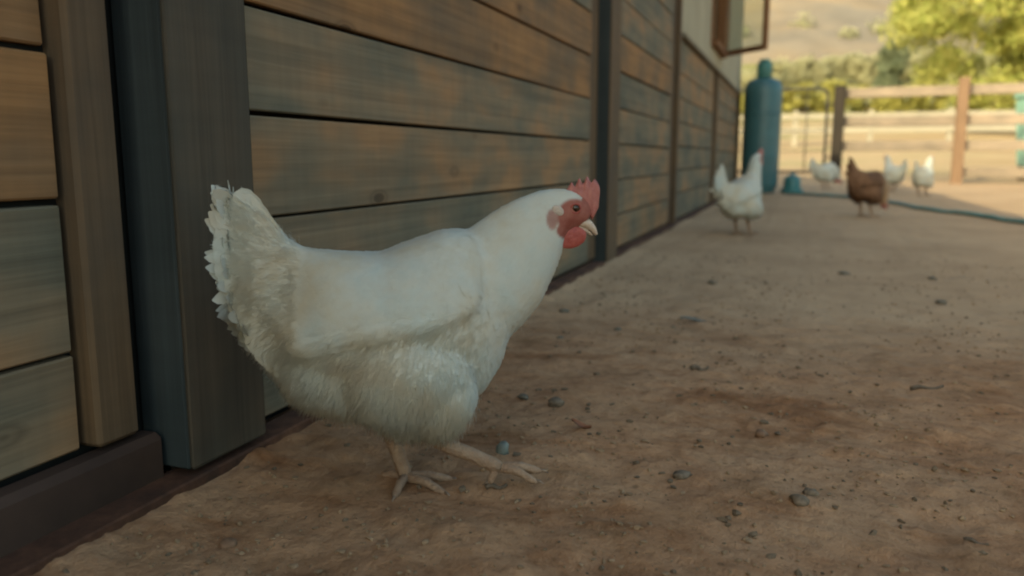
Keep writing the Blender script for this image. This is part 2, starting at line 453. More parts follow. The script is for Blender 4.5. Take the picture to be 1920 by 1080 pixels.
for (n, a) in (('frame', (PX1 - .05, PX1 + .02, WY0 + .001, WY0 + .05, WZ0 + .001, WZ1)), ('frame', (PX1 - .05, PX1 + .02, WY1 - .05, WY1 - .001, WZ0 + .001, WZ1)),
               ('sill', (PX1 - .05, PX1 + .05, WY0 + .052, WY1 - .052, WZ0 + .001, WZ0 + .045))):
    sub(n, *a, M['sash'], win, wloc)
# outward-swung sash hinged on the far jamb
hinge = Vector((WX - .012, 7.41, 0)); tip = Vector((-.314, 7.036, 0))
dv = tip - hinge; L = dv.length; ang = math.atan2(dv.y, dv.x)
sash = link('sash', box_mesh('sash', .035, .05, .80, .003), M['sash'], barn, hinge + Vector((0, 0, 1.66)) - Vector(barn.location), (0, 0, ang))
for (n, x0, x1, z0, z1, m, th) in (('stile', L - .04, L, -.40, .40, M['sash'], .035), ('rail', .018, L - .041, -.40, -.355, M['sash'], .033), ('rail', .018, L - .041, .355, .40, M['sash'], .033), ('pane', .02, L - .042, -.354, .354, M['glass'], .005)):
    me = box_mesh(n, x1 - x0, th, z1 - z0, .002 if m is not M['glass'] else 0)
    link(n, me, m, sash, ((x0 + x1) / 2, 0, (z0 + z1) / 2))
for z in (-.3, .3):
    link('hinge', box_mesh('hinge', .02, .055, .07, .002), M['iron'], sash, (-.012, 0, z))
# rest of the building: end walls, back wall, roof
B('end_wall', WX - 4.5, WX - .225, YE - .15, YE - .005, 0, 2.45, M['plaster'], bevel=0)
B('end_wall', WX - 4.5, WX - .225, Y0, Y0 + .15, 0, 2.45, M['plaster'], bevel=0)
B('back_wall', WX - 4.7, WX - 4.52, Y0, YE, 0, 2.45, M['plaster'], bevel=0)
for s_ in (0, 1):
    xe = WX + .25 if s_ == 0 else WX - 4.95
    xr = WX - 2.36
    v = []; 
    for y in (Y0 - .25, YE + .3):
        v += [(xe, y, 2.40), (xe, y, 2.46), (xr + (.001 if s_ == 0 else -.001), y, 3.66), (xr + (.001 if s_ == 0 else -.001), y, 3.60)]
    f = [(0, 1, 2, 3), (7, 6, 5, 4), (0, 4, 5, 1), (1, 5, 6, 2), (2, 6, 7, 3), (3, 7, 4, 0)]
    rm = mesh_from('roof', [Vector(p) - Vector(barn.location) for p in v], f)
    bmm = bmesh.new(); bmm.from_mesh(rm); bmesh.ops.recalc_face_normals(bmm, faces=bmm.faces); bmm.to_mesh(rm); bmm.free()
    link('roof', rm, M['roof'], barn)
for y in (Y0 + .07, YE - .08):
    gm = mesh_from('gable', [Vector(p) - Vector(barn.location) for p in ((WX - .2, y, 2.45), (WX - 4.5, y, 2.45), (WX - 2.36, y, 3.56), (WX - .2, y + .05, 2.45), (WX - 4.5, y + .05, 2.45), (WX - 2.36, y + .05, 3.56))],
                   [(0, 1, 2), (5, 4, 3), (0, 3, 4, 1), (1, 4, 5, 2), (2, 5, 3, 0)])
    link('gable', gm, M['plaster'], barn)

# ================================================================== GAS CYLINDER
tank = empty('gas_cylinder', (-.435, 9.55, 0), label='tall teal gas cylinder standing at the corner of the barn', cat='gas cylinder')
v, f = lathe([(.16, 0), (.175, .012), (.178, .06), (.195, .075), (.203, .10), (.205, .4), (.2055, .8), (.205, 1.12), (.198, 1.18), (.172, 1.225), (.12, 1.252), (.07, 1.262)], 48)
link('body', mesh_from('body', v, f, True), M['tank'], tank)
v, f = lathe([(.050, 1.245), (.052, 1.29), (.042, 1.30), (.040, 1.32)], 24)
link('neck', mesh_from('neck', v, f, True), M['tank'], tank)
v, f = lathe([(.075, 1.262), (.080, 1.27), (.082, 1.36), (.080, 1.42), (.070, 1.432), (.045, 1.434)], 28)
link('valve_guard', mesh_from('valve_guard', v, f, True), M['tank_cap'], tank)
v, f = lathe([(.045, 1.433), (.055, 1.44), (.055, 1.462), (.045, 1.468)], 20)
link('valve_wheel', mesh_from('valve_wheel', v, f, True), M['tank_cap'], tank)
for z in (.4, .86):
    v, f = lathe([(.2058, z), (.2085, z + .006), (.2085, z + .018), (.2058, z + .024)], 48)
    link('band', mesh_from('band', v, f, True), M['tank'], tank)

# ================================================================== DRINKER, HOSE
dr = empty('poultry_drinker', (-.08, 9.55, 0), label='small round teal plastic container on the ground right of the gas cylinder', cat='container')
v, f = lathe([(.10, .0), (.118, .006), (.122, .045), (.118, .047), (.108, .02), (.02, .018)], 28)
link('tray', mesh_from('tray', v, f, True), M['teal'], dr)
v, f = lathe([(.088, .022), (.092, .05), (.09, .15), (.075, .185), (.03, .205), (.018, .206), (.02, .225), (.012, .23)], 28)
link('reservoir', mesh_from('reservoir', v, f, True), M['teal'], dr)

hp = [(-.16, 9.33), (.116, 8.95), (.40, 8.6), (.58, 8.15), (.774, 7.453), (.963, 6.526), (1.144, 6.033), (1.291, 5.534), (1.46, 4.95), (1.75, 4.3), (2.2, 3.8)]
hs = spline(hp, 90); hz = gz(hs[:, 0], hs[:, 1])
v, f = tube([(a, b, c + .015) for (a, b), c in zip(hs, hz)], .0155, 10)
setp(link('garden_hose', mesh_from('garden_hose', v, f, True), M['hose']), 'teal garden hose curving across the dirt from the gas cylinder to the right', 'hose')

# ================================================================== FENCE, GATE, BIN
fence = empty('wooden_fence', (1.35, 13.95, 0), label='brown post and rail timber fence with four wide rails, nearest the hens', cat='fence')
FA, FB = Vector((.53, 14.02, 0)), Vector((2.24, 13.85, 0))
fd = (FB - FA); sp = fd.length; fdir = fd.normalized(); frot = math.atan2(fdir.y, fdir.x)
for k in range(0, 5):
    p = FA + fdir * sp * k
    zt = 1.52 if k == 0 else 1.58
    me = box_mesh('post', .17 if k == 0 else .155, .15, zt + .1, .008, .003, 40 + k)
    link('post', me, M['shaded_post'] if k == 0 else M['fence_post'], fence, p + Vector((0, 0, zt / 2 - .05)) - Vector(fence.location), (0, 0, frot))
for k in range(0, 4):
    for j, z in enumerate((.17, .575, .955, 1.40)):
        if k == 0 and j == 0: continue
        a = FA + fdir * (sp * k + .0); b = FA + fdir * (sp * (k + 1))
        c = (a + b) / 2 + Vector((-fdir.y, fdir.x, 0)) * .099
        me = box_mesh('rail', sp - .012, .04, .15, .005, .006, 60 + k * 4 + j)
        link('rail', me, M['fence'], fence, c + Vector((0, 0, z)) - Vector(fence.location), (random.uniform(-.01, .01), random.uniform(-.006, .006), frot))

gate = empty('tube_gate', (-.13, 14.25, 0), label='dark metal tube gate with rounded corner between gas cylinder and fence', cat='gate')
gpts = []
gx0, gx1, gz0, gz1, rr = -1.35, .36, .16, 1.50, .13
for (cx, cz, a0) in ((gx1 - rr, gz0 + rr, -90), (gx1 - rr, gz1 - rr, 0), (gx0 + rr, gz1 - rr, 90), (gx0 + rr, gz0 + rr, 180)):
    for q in range(6):
        a = R(a0 + 18 * q); gpts.append((cx + rr * math.cos(a) + .13, 0, cz + rr * math.sin(a)))
gpts.append(gpts[0])
v, f = tube(gpts, .026, 8, False)
link('frame', mesh_from('frame', v, f, True), M['gate'], gate)
for z in (.5, .83, 1.16):
    v, f = tube([(gx0 + .13, 0, z), (gx1 + .13, 0, z)], .008, 6)
    link('bar', mesh_from('bar', v, f, True), M['gate'], gate)
v, f = tube([(.18, 0, gz0), (.18, 0, gz1)], .012, 6)
link('brace', mesh_from('brace', v, f, True), M['gate'], gate)
for z in (.4, 1.25):
    v, f = tube([(gx1 + .13, 0, z), (gx1 + .23, -.03, z)], .014, 6)
    link('hinge', mesh_from('hinge', v, f, True), M['iron'], gate)

bz = float(gz(3.62, 15.0))
bn = empty('wheeled_bin', (3.62, 14.85, float(gz(3.62, 14.85))), .1, label='pale turquoise plastic bin behind the fence at the right edge', cat='bin')
def taper_box(w0, d0, w1, d1, z0, z1, bev):
    bm = bmesh.new()
    vs = [bm.verts.new(p) for p in ((-w0, -d0, z0), (w0, -d0, z0), (w0, d0, z0), (-w0, d0, z0), (-w1, -d1, z1), (w1, -d1, z1), (w1, d1, z1), (-w1, d1, z1))]
    for q in ((3, 2, 1, 0), (4, 5, 6, 7), (0, 1, 5, 4), (1, 2, 6, 5), (2, 3, 7, 6), (3, 0, 4, 7)): bm.faces.new([vs[i] for i in q])
    bmesh.ops.bevel(bm, geom=list(bm.edges), offset=bev, segments=2, affect='EDGES'); return bm
link('body', bm_mesh('body', taper_box(.30, .30, .38, .38, .22, 1.30, .03)), M['green_plastic'], bn)
link('rim', bm_mesh('rim', taper_box(.40, .40, .40, .40, 1.302, 1.37, .012)), M['green_plastic'], bn)
link('lid', bm_mesh('lid', taper_box(.41, .42, .34, .34, 1.374, 1.46, .02)), M['green_plastic'], bn)
for x in (-.26, .26):
    v, f = tube([(x - .03, .2, .12), (x + .03, .2, .12)], .12, 18)
    link('wheel', mesh_from('wheel', v, f, True), M['gate'], bn)
link('foot', box_mesh('foot', .5, .06, .218, .01), M['green_plastic'], bn, (0, -.22, .109))

pf = empty('pale_fence', (1.0, 24.0, float(gz(1.0, 24.0))), label='pale sun-bleached two rail fence farther up the slope behind the gate', cat='fence')
pfz = pf.location.z
for k in range(8):
    x = -4 + k * 1.9; y = 23.4 + k * .1
    z = float(gz(x, y))
    link('post', box_mesh('post', .12, .12, 1.0, .006, .003, k), M['pale_fence'], pf, Vector((x, y, z + .45)) - Vector(pf.location))
    if k < 7:
        for zz in (.42, .80):
            link('rail', box_mesh('rail', 1.9, .04, .13, .004, .004, k), M['pale_fence'], pf, Vector((x + .95, y - .03, z + zz)) - Vector(pf.location), (0, 0, .0526))

# ================================================================== VEGETATION
def leaves_mesh(name, centres, radii, n, size, seed, up=.35, squash=.8):
    r = np.random.default_rng(seed)
    ci = r.integers(0, len(centres), n); C = np.array(centres)[ci]; Rr = np.array(radii)[ci][:, None]
    d = r.normal(size=(n, 3)); d /= np.linalg.norm(d, axis=1)[:, None]
    p = C + d * Rr * (r.random((n, 1)) ** .45) * np.array([1, 1, squash])
    nrm = d + r.normal(size=(n, 3)) * .6 + np.array([0, 0, up]); nrm /= np.linalg.norm(nrm, axis=1)[:, None]
    a = np.cross(nrm, r.normal(size=(n, 3))); a /= np.linalg.norm(a, axis=1)[:, None]; b = np.cross(nrm, a)
    s = size * (.6 + .8 * r.random((n, 1)))
    V = np.stack([p - a * s, p + b * s * .42 + nrm * s * .1, p + a * s, p - b * s * .42 + nrm * s * .1], 1).reshape(-1, 3)
    F = np.arange(4 * n).reshape(n, 4)
    return mesh_from(name, V, F)

def tree(name, loc, trunk_h, crown_c, crown_r, nclump, clump_r, nleaf, lsize, mat, seed, label, cat, group=None, hang=0.0, trunk_r=.16):
    r = np.random.default_rng(seed)
    t = empty(name, loc, label=label, cat=cat, group=group)
    cc = np.array(crown_c); cr = np.array(crown_r)
    d = r.normal(size=(nclump, 3)); d /= np.linalg.norm(d, axis=1)[:, None]
    cen = cc + d * cr * (.35 + .62 * r.random((nclump, 1)) ** .6)
    vs, fs = tube(spline([(0, 0, -.1), (.05, .02, trunk_h * .5), tuple(cc * np.array([.4, .4, 0]) + np.array([0, 0, trunk_h])), tuple(cc + np.array([0, 0, cr[2] * .3]))], 9),
                  [trunk_r * (1.25 - .9 * k / 8) for k in range(9)], 8)
    link('trunk', mesh_from('trunk', vs, fs, True), M['bark'], t)
    for k in range(min(9, nclump)):
        e = cen[k]; st = np.array([0, 0, trunk_h]) * .9 + cc * np.array([.3, .3, 0])
        midp = (st + e) / 2 + np.array([0, 0, .15 * cr[2]])
        vs, fs = tube(spline([tuple(st), tuple(midp), tuple(e)], 6), [trunk_r * .45 * (1 - .15 * q) for q in range(6)], 6)
        link('limb', mesh_from('limb', vs, fs, True), M['bark'], t)
    rad = clump_r * (.6 + .8 * r.random(nclump))
    link('crown', leaves_mesh('crown', cen, rad, nleaf, lsize, seed + 1), mat, t)
    return t

gzf = lambda x, y: float(gz(x, y))
# big bright tree at the upper right
tree('leafy_tree', (7.9, 28.6, gzf(7.9, 28.6)), 1.6, (-.9, -.2, 4.3), (5.0, 4.0, 3.6), 300, .60, 95000, .082, M['leaf_bright'], 21,
     'large bright yellow-green leafy tree behind the fence at the upper right', 'tree', trunk_r=.22)
tree('cypress_tree', (5.9, 66, gzf(5.9, 66)), .8, (0, 0, 2.6), (.9, .9, 2.4), 26, .6, 5000, .16, M['leaf_dark'], 31,
     'dark green narrow tree left of the bright leafy tree', 'tree', trunk_r=.12)
# sunlit shrubs in a row on the slope
k = 0
for x in np.arange(-3.2, 13.5, 1.55):
    y = 44.5 + .33 * x + random.uniform(-.7, .7); hgt = random.uniform(.85, 1.15)
    tree('shrub', (x, y, gzf(x, y) - .15), .3, (0, 0, .95 * hgt), (1.05, .9, .75 * hgt), 22, .38, 2200, .10, M['leaf_vine'], 100 + k,
         'sunlit yellow-green shrub in the row behind the fences', 'shrub', 'shrubs in the row behind the fences', trunk_r=.05); k += 1
# grey green trees at the foot of the hill
for k in range(15):
    x = -9 + k * 1.75 + random.uniform(-.6, .6); y = 101 + random.uniform(-6, 6) + .3 * x; s_ = random.uniform(.75, 1.25)
    tree('distant_tree', (x, y, gzf(x, y) - .2), .8, (0, 0, 2.0 * s_), (1.5 * s_, 1.4, 1.5 * s_), 20, .7 * s_, 1500, .24, M['leaf_far'], 200 + k,
         'small grey-green tree in the line at the foot of the hill', 'tree', 'trees at the foot of the hill', trunk_r=.1)
# scrub dotting the hillside: one mass nobody could count
r5 = np.random.default_rng(5); pts = []
hb = BVHTree.FromPolygons([tuple(v.co) for v in hm.vertices], [tuple(p.vertices) for p in hm.polygons])
while len(pts) < 260:
    x = r5.uniform(-40, 170); y = r5.uniform(170, 520)
    h = hb.ray_cast(Vector((x, y, 1000)), Vector((0, 0, -1)))[0]
    if h and vnoise(np.array([x]), np.array([y]), .02, 55)[0] > -.05: pts.append((x, y, h.z + .7))
link_ = link('hillside_scrub', leaves_mesh('hillside_scrub', pts, [r5.uniform(1.2, 3.4) for _ in pts], 26000, .55, 77), M['leaf_far'])
setp(link_, 'grey-green scrub scattered over the dry hillside', 'scrub', kind='stuff')

# ================================================================== LOOSE STUFF ON THE DIRT
def rock_mesh(name, s, seed, sub=2, flat=.7, rough=.42):
    bm = bmesh.new(); bmesh.ops.create_icosphere(bm, subdivisions=sub, radius=1.0)
    o = Vector((seed * 3.7, seed * 1.3, seed * .7))
    for v in bm.verts:
        v.co *= 1 + rough * mnoise.noise(v.co * 1.3 + o) + rough * .5 * mnoise.noise(v.co * 3.1 + o)
        v.co = Vector((v.co.x * s[0], v.co.y * s[1], v.co.z * s[2] * flat))
    return bm_mesh(name, bm, sub > 1)
M['stone_blue'] = simple('blue_grey_stone', (.16, .185, .16), .6, .4, 0, .3, 120, .2)
M['stone_brown'] = simple('brown_stone', (.20, .12, .075), .8, .2, 0, .3, 120, .3)
M['stone_dark'] = simple('dark_stone', (.125, .11, .085), .85, .2, 0, .4, 140, .4)
M['clod'] = simple('dark_clod', (.155, .122, .09), .95, .1, 0, .45, 150, .5)
M['twig'] = simple('twig', (.11, .085, .062), .85, .2, 0, .4, 200, .4)
M['leaf_dry'] = simple('dry_leaf', (.16, .17, .15), .8, .2, 0, .3, 90, .3)
M['leaf_red'] = simple('red_leaf', (.22, .10, .06), .8, .2, 0, .3, 90, .3)
def stone(name, x, y, s, mat, label, cat, seed, group=None, flat=.7):
    z = gzf(x, y)
    o = link(name, rock_mesh(name, s, seed, 2, flat), M[mat], None, (x, y, z + s[2] * flat * .45), (0, 0, seed))
    return setp(o, label, cat, group)
stone('pebble', -.355, .957, (.0095, .008, .012), 'stone_blue', 'pale blue-grey rounded pebble just above the front foot of the walking hen', 'pebble', 1, flat=1.0)
stone('pebble', -.540, .635, (.010, .0085, .008), 'stone_brown', 'reddish brown pebble near the rusty strip at lower left', 'pebble', 2)
stone('pebble', -.409, 1.204, (.010, .008, .007), 'stone_dark', 'dark pebble beside the dark clod, right of the hen breast', 'pebble', 3)
stone('dirt_clod', -.35, 1.194, (.014, .011, .012), 'clod', 'round dark clod right of the walking hen', 'clod', 4)
stone('dirt_clod', .02, .922, (.012, .010, .008), 'clod', 'largest dark clod of the broken heap at lower right centre', 'clod', 5)
stone('dirt_clod', .032, .955, (.009, .008, .007), 'clod', 'small dark clod behind the largest clod of the heap', 'clod', 6)
stone('dirt_clod', -.119, .963, (.012, .009, .007), 'clod', 'crumbly dark clod between the blue-grey pebble and the heap', 'clod', 7)
stone('pebble', -.032, 1.15, (.011, .009, .008), 'stone_brown', 'tan pebble in the dark scrape in the middle of the dirt', 'pebble', 8)
for q, (x, y, s) in enumerate([(-.375, 1.773, .011), (-.242, 2.548, .016), (-.263, 1.869, .007), (-.479, 1.659, .009), (.382, 2.422, .016), (.159, 2.927, .018), (-.556, 1.956, .014), (.425, 2.893, .016)]):
    stone('pebble', x, y, (s, s * .8, s * .6), 'stone_dark', 'small dark pebble lying on the smooth dirt behind the hen', 'pebble', 20 + q, 'dark pebbles on the smooth dirt')
def twig(x, y, L, ang, r, label, bend=.15):
    z = gzf(x, y); c = Vector((math.cos(ang), math.sin(ang), 0)); n = Vector((-c.y, c.x, 0))
    pts = [c * (L * (t - .5)) + n * bend * L * (t - .5) ** 2 * (1 if t > .5 else -1) * 2 + Vector((0, 0, r * (.8 + .8 * math.sin(t * 7)))) for t in np.linspace(0, 1, 8)]
    v, f = tube(pts, [r * (1.1 - .5 * t) for t in np.linspace(0, 1, 8)], 6)
    return setp(link('twig', mesh_from('twig', v, f, True), M['twig'], None, (x, y, z)), label, 'twig')
twig(.22, 1.457, .060, R(22), .003, 'thin dark twig lying on the dirt at the right')
twig(.192, .891, .022, R(-20), .0022, 'short dark twig in the lower right corner area')
twig(-.324, .852, .026, R(24), .003, 'short dark twig just under the lifted foot of the walking hen')
twig(-.157, 1.483, .034, R(15), .0045, 'thick pale-ended bit of twig right of the hen, beyond the clods')
def leafobj(x, y, L, w, ang, mat, label, seed):
    V = []; F = []
    for i, t in enumerate(np.linspace(0, 1, 7)):
        ww = w * math.sin(math.pi * min(max(t, .04), .97)) ** .8
        zz = .004 + .004 * math.sin(t * 4 + seed)
        V += [((t - .5) * L, -ww, zz + .003), ((t - .5) * L, 0, zz), ((t - .5) * L, ww, zz + .0035)]
        if i: 
            b = 3 * i; F += [(b - 3, b - 2, b + 1, b), (b - 2, b - 1, b + 2, b + 1)]
    V2 = [(a, b, c - .0006) for a, b, c in V]; n = len(V)
    F2 = [tuple(n + q for q in reversed(fc)) for fc in F]
    o = link('dry_leaf', mesh_from('dry_leaf', V + V2, F + F2, True), M[mat], None, (x, y, gzf(x, y)), (0, 0, ang))
    return setp(o, label, 'leaf')
leafobj(-.228, 1.962, .065, .011, R(10), 'leaf_dry', 'long grey curled leaf on the smooth dirt in front of the second hen', 1)
leafobj(-.277, 1.074, .032, .006, R(-15), 'leaf_red', 'small reddish dry leaf right of the walking hen', 2)

# uncountable grit and crumbs
r9 = np.random.default_rng(9)
ico = bmesh.new(); bmesh.ops.create_icosphere(ico, subdivisions=1, radius=1.0)
iv = np.array([v.co[:] for v in ico.verts]); ifc = np.array([[v.index for v in f.verts] for f in ico.faces]); ico.free()
def grit(name, n, lo, hi, mat, seed, label):
    r = np.random.default_rng(seed); V = []; F = []
    x = r.uniform(-.64, 1.0, n * 5); y = .45 + 3.0 * r.random(n * 5) ** 1.6
    m = vnoise(x, y, 5, seed + 50) + .6 * vnoise(x, y, 14, seed + 51)
    keep = np.where(m + r.random(n * 5) * .35 > .16)[0][:n]; x, y = x[keep], y[keep]; n = len(x)
    z = gz(x, y); s = lo + (hi - lo) * r.random(n) ** 2.5
    sc = s[:, None] * (.55 + .7 * r.random((n, 3))); sc[:, 2] *= .65
    th = r.random(n) * 6.28; c, sn = np.cos(th), np.sin(th)
    P = iv[None] * sc[:, None] * (1 + .25 * r.normal(size=(n, len(iv), 1)))
    X = P[..., 0] * c[:, None] - P[..., 1] * sn[:, None]; Yv = P[..., 0] * sn[:, None] + P[..., 1] * c[:, None]
    V = np.stack([X + x[:, None], Yv + y[:, None], P[..., 2] + z[:, None] + s[:, None] * .2], -1).reshape(-1, 3)
    F = (ifc[None] + (np.arange(n) * len(iv))[:, None, None]).reshape(-1, 3)
    setp(link(name, mesh_from(name, V, F), M[mat]), label, 'gravel', kind='stuff')
M['grit_dark'] = simple('dark_grit', (.135, .10, .068), .95, .1, 0, .5, 60)
M['grit_tan'] = simple('tan_grit', (.245, .165, .10), .9, .15, 0, .4, 60)
grit('gravel', 7000, .0009, .0045, 'grit_tan', 3, 'tan grit and crumbs of dirt strewn over the ground')
grit('dark_gravel', 1500, .0010, .0058, 'grit_dark', 4, 'dark crumbs and grit strewn over the ground')

# ================================================================== HENS
def plumage(name, a, b, c, neck=None, trans=.22):
    """feather colour: soft blotches of three tints; neck = tint that takes over towards the head"""
    s = NT(name); v = s.vec((1, 1, 1))
    n1 = s.noise(v, 11, 4, .6); n2 = s.noise(v, 45, 4, .6)
    cc = s.ramp(n1, [(.38, a), (.5, b), (.64, c)])
    g = s.t.nodes.new('ShaderNodeNewGeometry')
    cc = s.mix(.5, cc, s.ramp(g.outputs['Random Per Island'], [(0, .95), (1, 1.03)]), 'MULTIPLY')
    cc = s.mix(.2, cc, s.ramp(n2, [(.3, .8), (.6, 1.05)]), 'MULTIPLY')
    if neck:
        sx = s.t.nodes.new('ShaderNodeSeparateXYZ'); s.t.links.new(v, sx.inputs[0])
        cc = s.mix(s.ramp(s.math('ADD', sx.outputs[0], s.math('MULTIPLY', n1, .08)), [(.09, 0.0), (.15, 1.0)]), cc, neck)
    at = s.t.nodes.new('ShaderNodeAttribute'); at.attribute_name = 'skin'
    skin = s.ramp(n2, [(.3, (.27, .08, .06)), (.55, (.36, .135, .105)), (.75, (.42, .19, .15))])
    at2 = s.t.nodes.new('ShaderNodeAttribute'); at2.attribute_name = 'leg'
    legc = s.ramp(n2, [(.3, (.28, .18, .12)), (.7, (.40, .285, .20))])
    cc = s.mix(at.outputs['Fac'], cc, skin); cc = s.mix(at2.outputs['Fac'], cc, legc)
    b_ = s.t.nodes.new('ShaderNodeBsdfPrincipled'); s.t.links.new(cc, b_.inputs['Base Color'])
    b_.inputs['Roughness'].default_value = .85; b_.inputs['Specular IOR Level'].default_value = .15
    bp = s.t.nodes.new('ShaderNodeBump'); bp.inputs['Strength'].default_value = .25; bp.inputs['Distance'].default_value = .002
    vo = s.t.nodes.new('ShaderNodeTexVoronoi'); s.t.links.new(v, vo.inputs['Vector']); vo.inputs['Scale'].default_value = 260
    hmix = s.mix(at2.outputs['Fac'], s.noise(v, 160, 4, .6), vo.outputs['Distance'])
    s.t.links.new(hmix, bp.inputs['Height'])
    s.t.links.new(s.math('ADD', .25, s.math('MULTIPLY', at2.outputs['Fac'], .5)), bp.inputs['Strength']); s.t.links.new(bp.outputs[0], b_.inputs['Normal'])
    tr = s.t.nodes.new('ShaderNodeBsdfTranslucent'); s.t.links.new(cc, tr.inputs[0])
    mx = s.t.nodes.new('ShaderNodeMixShader'); mx.inputs[0].default_value = trans
    s.t.links.new(b_.outputs[0], mx.inputs[1]); s.t.links.new(tr.outputs[0], mx.inputs[2]); s.t.links.new(mx.outputs[0], s.out.inputs[0])
    return s.m
M['white_hen'] = plumage('white_plumage', (.555, .60, .56), (.59, .59, .525), (.575, .525, .415))
M['white_down'] = plumage('white_down', (.66, .68, .63), (.67, .66, .58), (.64, .585, .48), trans=.55)
M['brown_hen'] = plumage('brown_plumage', (.11, .062, .038), (.17, .092, .054), (.22, .12, .07), neck=(.38, .25, .15))
def flesh(name, c1, c2, rough=.5, sss=.15):
    s = NT(name); n = s.noise(s.vec((1, 1, 1)), 130, 4, .6)
    return s.done(s.ramp(n, [(.3, c1), (.7, c2)]), rough, n, .8, .0025, .4, 0, {'Subsurface Weight': sss, 'Subsurface Scale': .004, 'Subsurface Radius': (1, .3, .2)})
M['comb'] = flesh('comb_flesh', (.31, .095, .08), (.40, .15, .125))
M['wattle'] = flesh('wattle_flesh', (.28, .05, .040), (.36, .085, .068))
M['lobe'] = flesh('earlobe_flesh', (.40, .33, .28), (.47, .40, .34))
M['beak'] = flesh('beak_horn', (.46, .36, .28), (.56, .45, .36), .4, .05)
M['claw'] = flesh('claw_horn', (.16, .11, .075), (.24, .17, .12), .45, 0)
M['eye'] = NT('eye_dark').done((.018, .010, .006), .12, spec=.6)
M['iris'] = NT('eye_iris').done((.09, .035, .012), .25, spec=.5)

BT = [(-.1917, .352), (-.1692, .3480), (-.1525, .3360), (-.1361, .3150), (-.1191, .2995), (-.0954, .2955), (-.0655, .2925), (-.0277, .2905), (.0023, .3020), (.0464, .3165), (.0781, .3175), (.1038, .298), (.124, .262), (.132, .23)]
BB = [(-.1917, .246), (-.1884, .222), (-.1779, .196), (-.1555, .166), (-.1268, .130), (-.0969, .112), (-.0722, .107), (-.04, .106), (0, .107), (.05, .108), (.0865, .114), (.1133, .1526), (.124, .19), (.132, .21)]
BW = [(-.193, .0085), (-.185, .011), (-.175, .016), (-.15, .031), (-.13, .046), (-.11, .058), (-.08, .072), (-.04, .083), (0, .087), (.04, .083), (.07, .073), (.095, .060), (.113, .044), (.124, .028), (.131, .010)]

def body_loft(n=40):
    X = np.concatenate([np.linspace(-.192, .11, 32), np.linspace(.115, .130, 5)]); v = []; f = []
    for x in X:
        zt = np.interp(x, *zip(*BT)); zb = np.interp(x, *zip(*BB)); w = np.interp(x, *zip(*BW))
        zm = zb + .42 * (zt - zb); k = float(.62 * (1 - sstep(-.15, -.08, x)))
        for q in range(n):
            th = 2 * math.pi * q / n; s = math.sin(th); c = math.cos(th)
            z = zm + (zt - zm) * s if s > 0 else zm + (zm - zb) * s
            y = max(w * (1 - k * max(s, 0) ** .8), .0078) * math.copysign(abs(c) ** .7, c) * (1 - .22 * max(-s, 0))
            v.append((x, y, z))
    m = len(X)
    for i in range(m - 1):
        for q in range(n): f.append((i * n + q, i * n + (q + 1) % n, (i + 1) * n + (q + 1) % n, (i + 1) * n + q))
    f.append(tuple(range(n))); f.append(tuple(range((m - 1) * n + n - 1, (m - 1) * n - 1, -1)))
    return v, f

NECK_MAIN = [(.07, .235, .074, .062), (.107, .259, .066, .053), (.125, .279, .0605, .046), (.1496, .307, .050, .037), (.171, .327, .0375, .0275), (.190, .3355, .0295, .0210), (.204, .3355, .0245, .0180), (.216, .332, .0175, .0130), (.224, .3275, .009, .0065)]
NECK_UP = [(.06, .235, .074, .062), (.09, .27, .058, .050), (.110, .31, .043, .039), (.123, .348, .038, .035), (.135, .376, .034, .031), (.149, .388, .031, .0245), (.163, .388, .027, .020), (.175, .384, .018, .014), (.183, .379, .010, .008)]
NECK_PECK = [(.07, .23, .074, .062), (.105, .225, .062, .053), (.135, .20, .050, .045), (.160, .165, .037, .034), (.178, .130, .029, .025), (.190, .107, .0275, .0205), (.195, .093, .0235, .0175), (.196, .081, .017, .0125), (.193, .073, .009, .0065)]

def neck_loft(neck, n=28):
    P = spline(neck, 30); v = []; f = []
    for i, (x, z, r, l) in enumerate(P):
        a = P[min(i + 1, 29)] - P[max(i - 1, 0)]; t = np.array([a[0], a[1]]); t /= np.linalg.norm(t); nn = np.array([-t[1], t[0]])
        for q in range(n):
            th = 2 * math.pi * q / n
            v.append((x + nn[0] * r * math.sin(th), l * math.cos(th), z + nn[1] * r * math.sin(th)))
    for i in range(29):
        for q in range(n): f.append((i * n + q, i * n + (q + 1) % n, (i + 1) * n + (q + 1) % n, (i + 1) * n + q))
    f.append(tuple(range(n))); f.append(tuple(range(29 * n + n - 1, 29 * n - 1, -1)))
    return v, f

def ellip(c, r):
    bm = bmesh.new(); bmesh.ops.create_uvsphere(bm, u_segments=24, v_segments=16, radius=1.0)
    v = [(p.co.x * r[0] + c[0], p.co.y * r[1] + c[1], p.co.z * r[2] + c[2]) for p in bm.verts]
    f = [tuple(q.index for q in p.verts) for p in bm.faces]; bm.free(); return v, f

def join(parts):
    V = []; F = []
    for v, f in parts:
        o = len(V); V += [tuple(p) for p in v]; F += [tuple(i + o for i in q) for q in f]
    return V, F

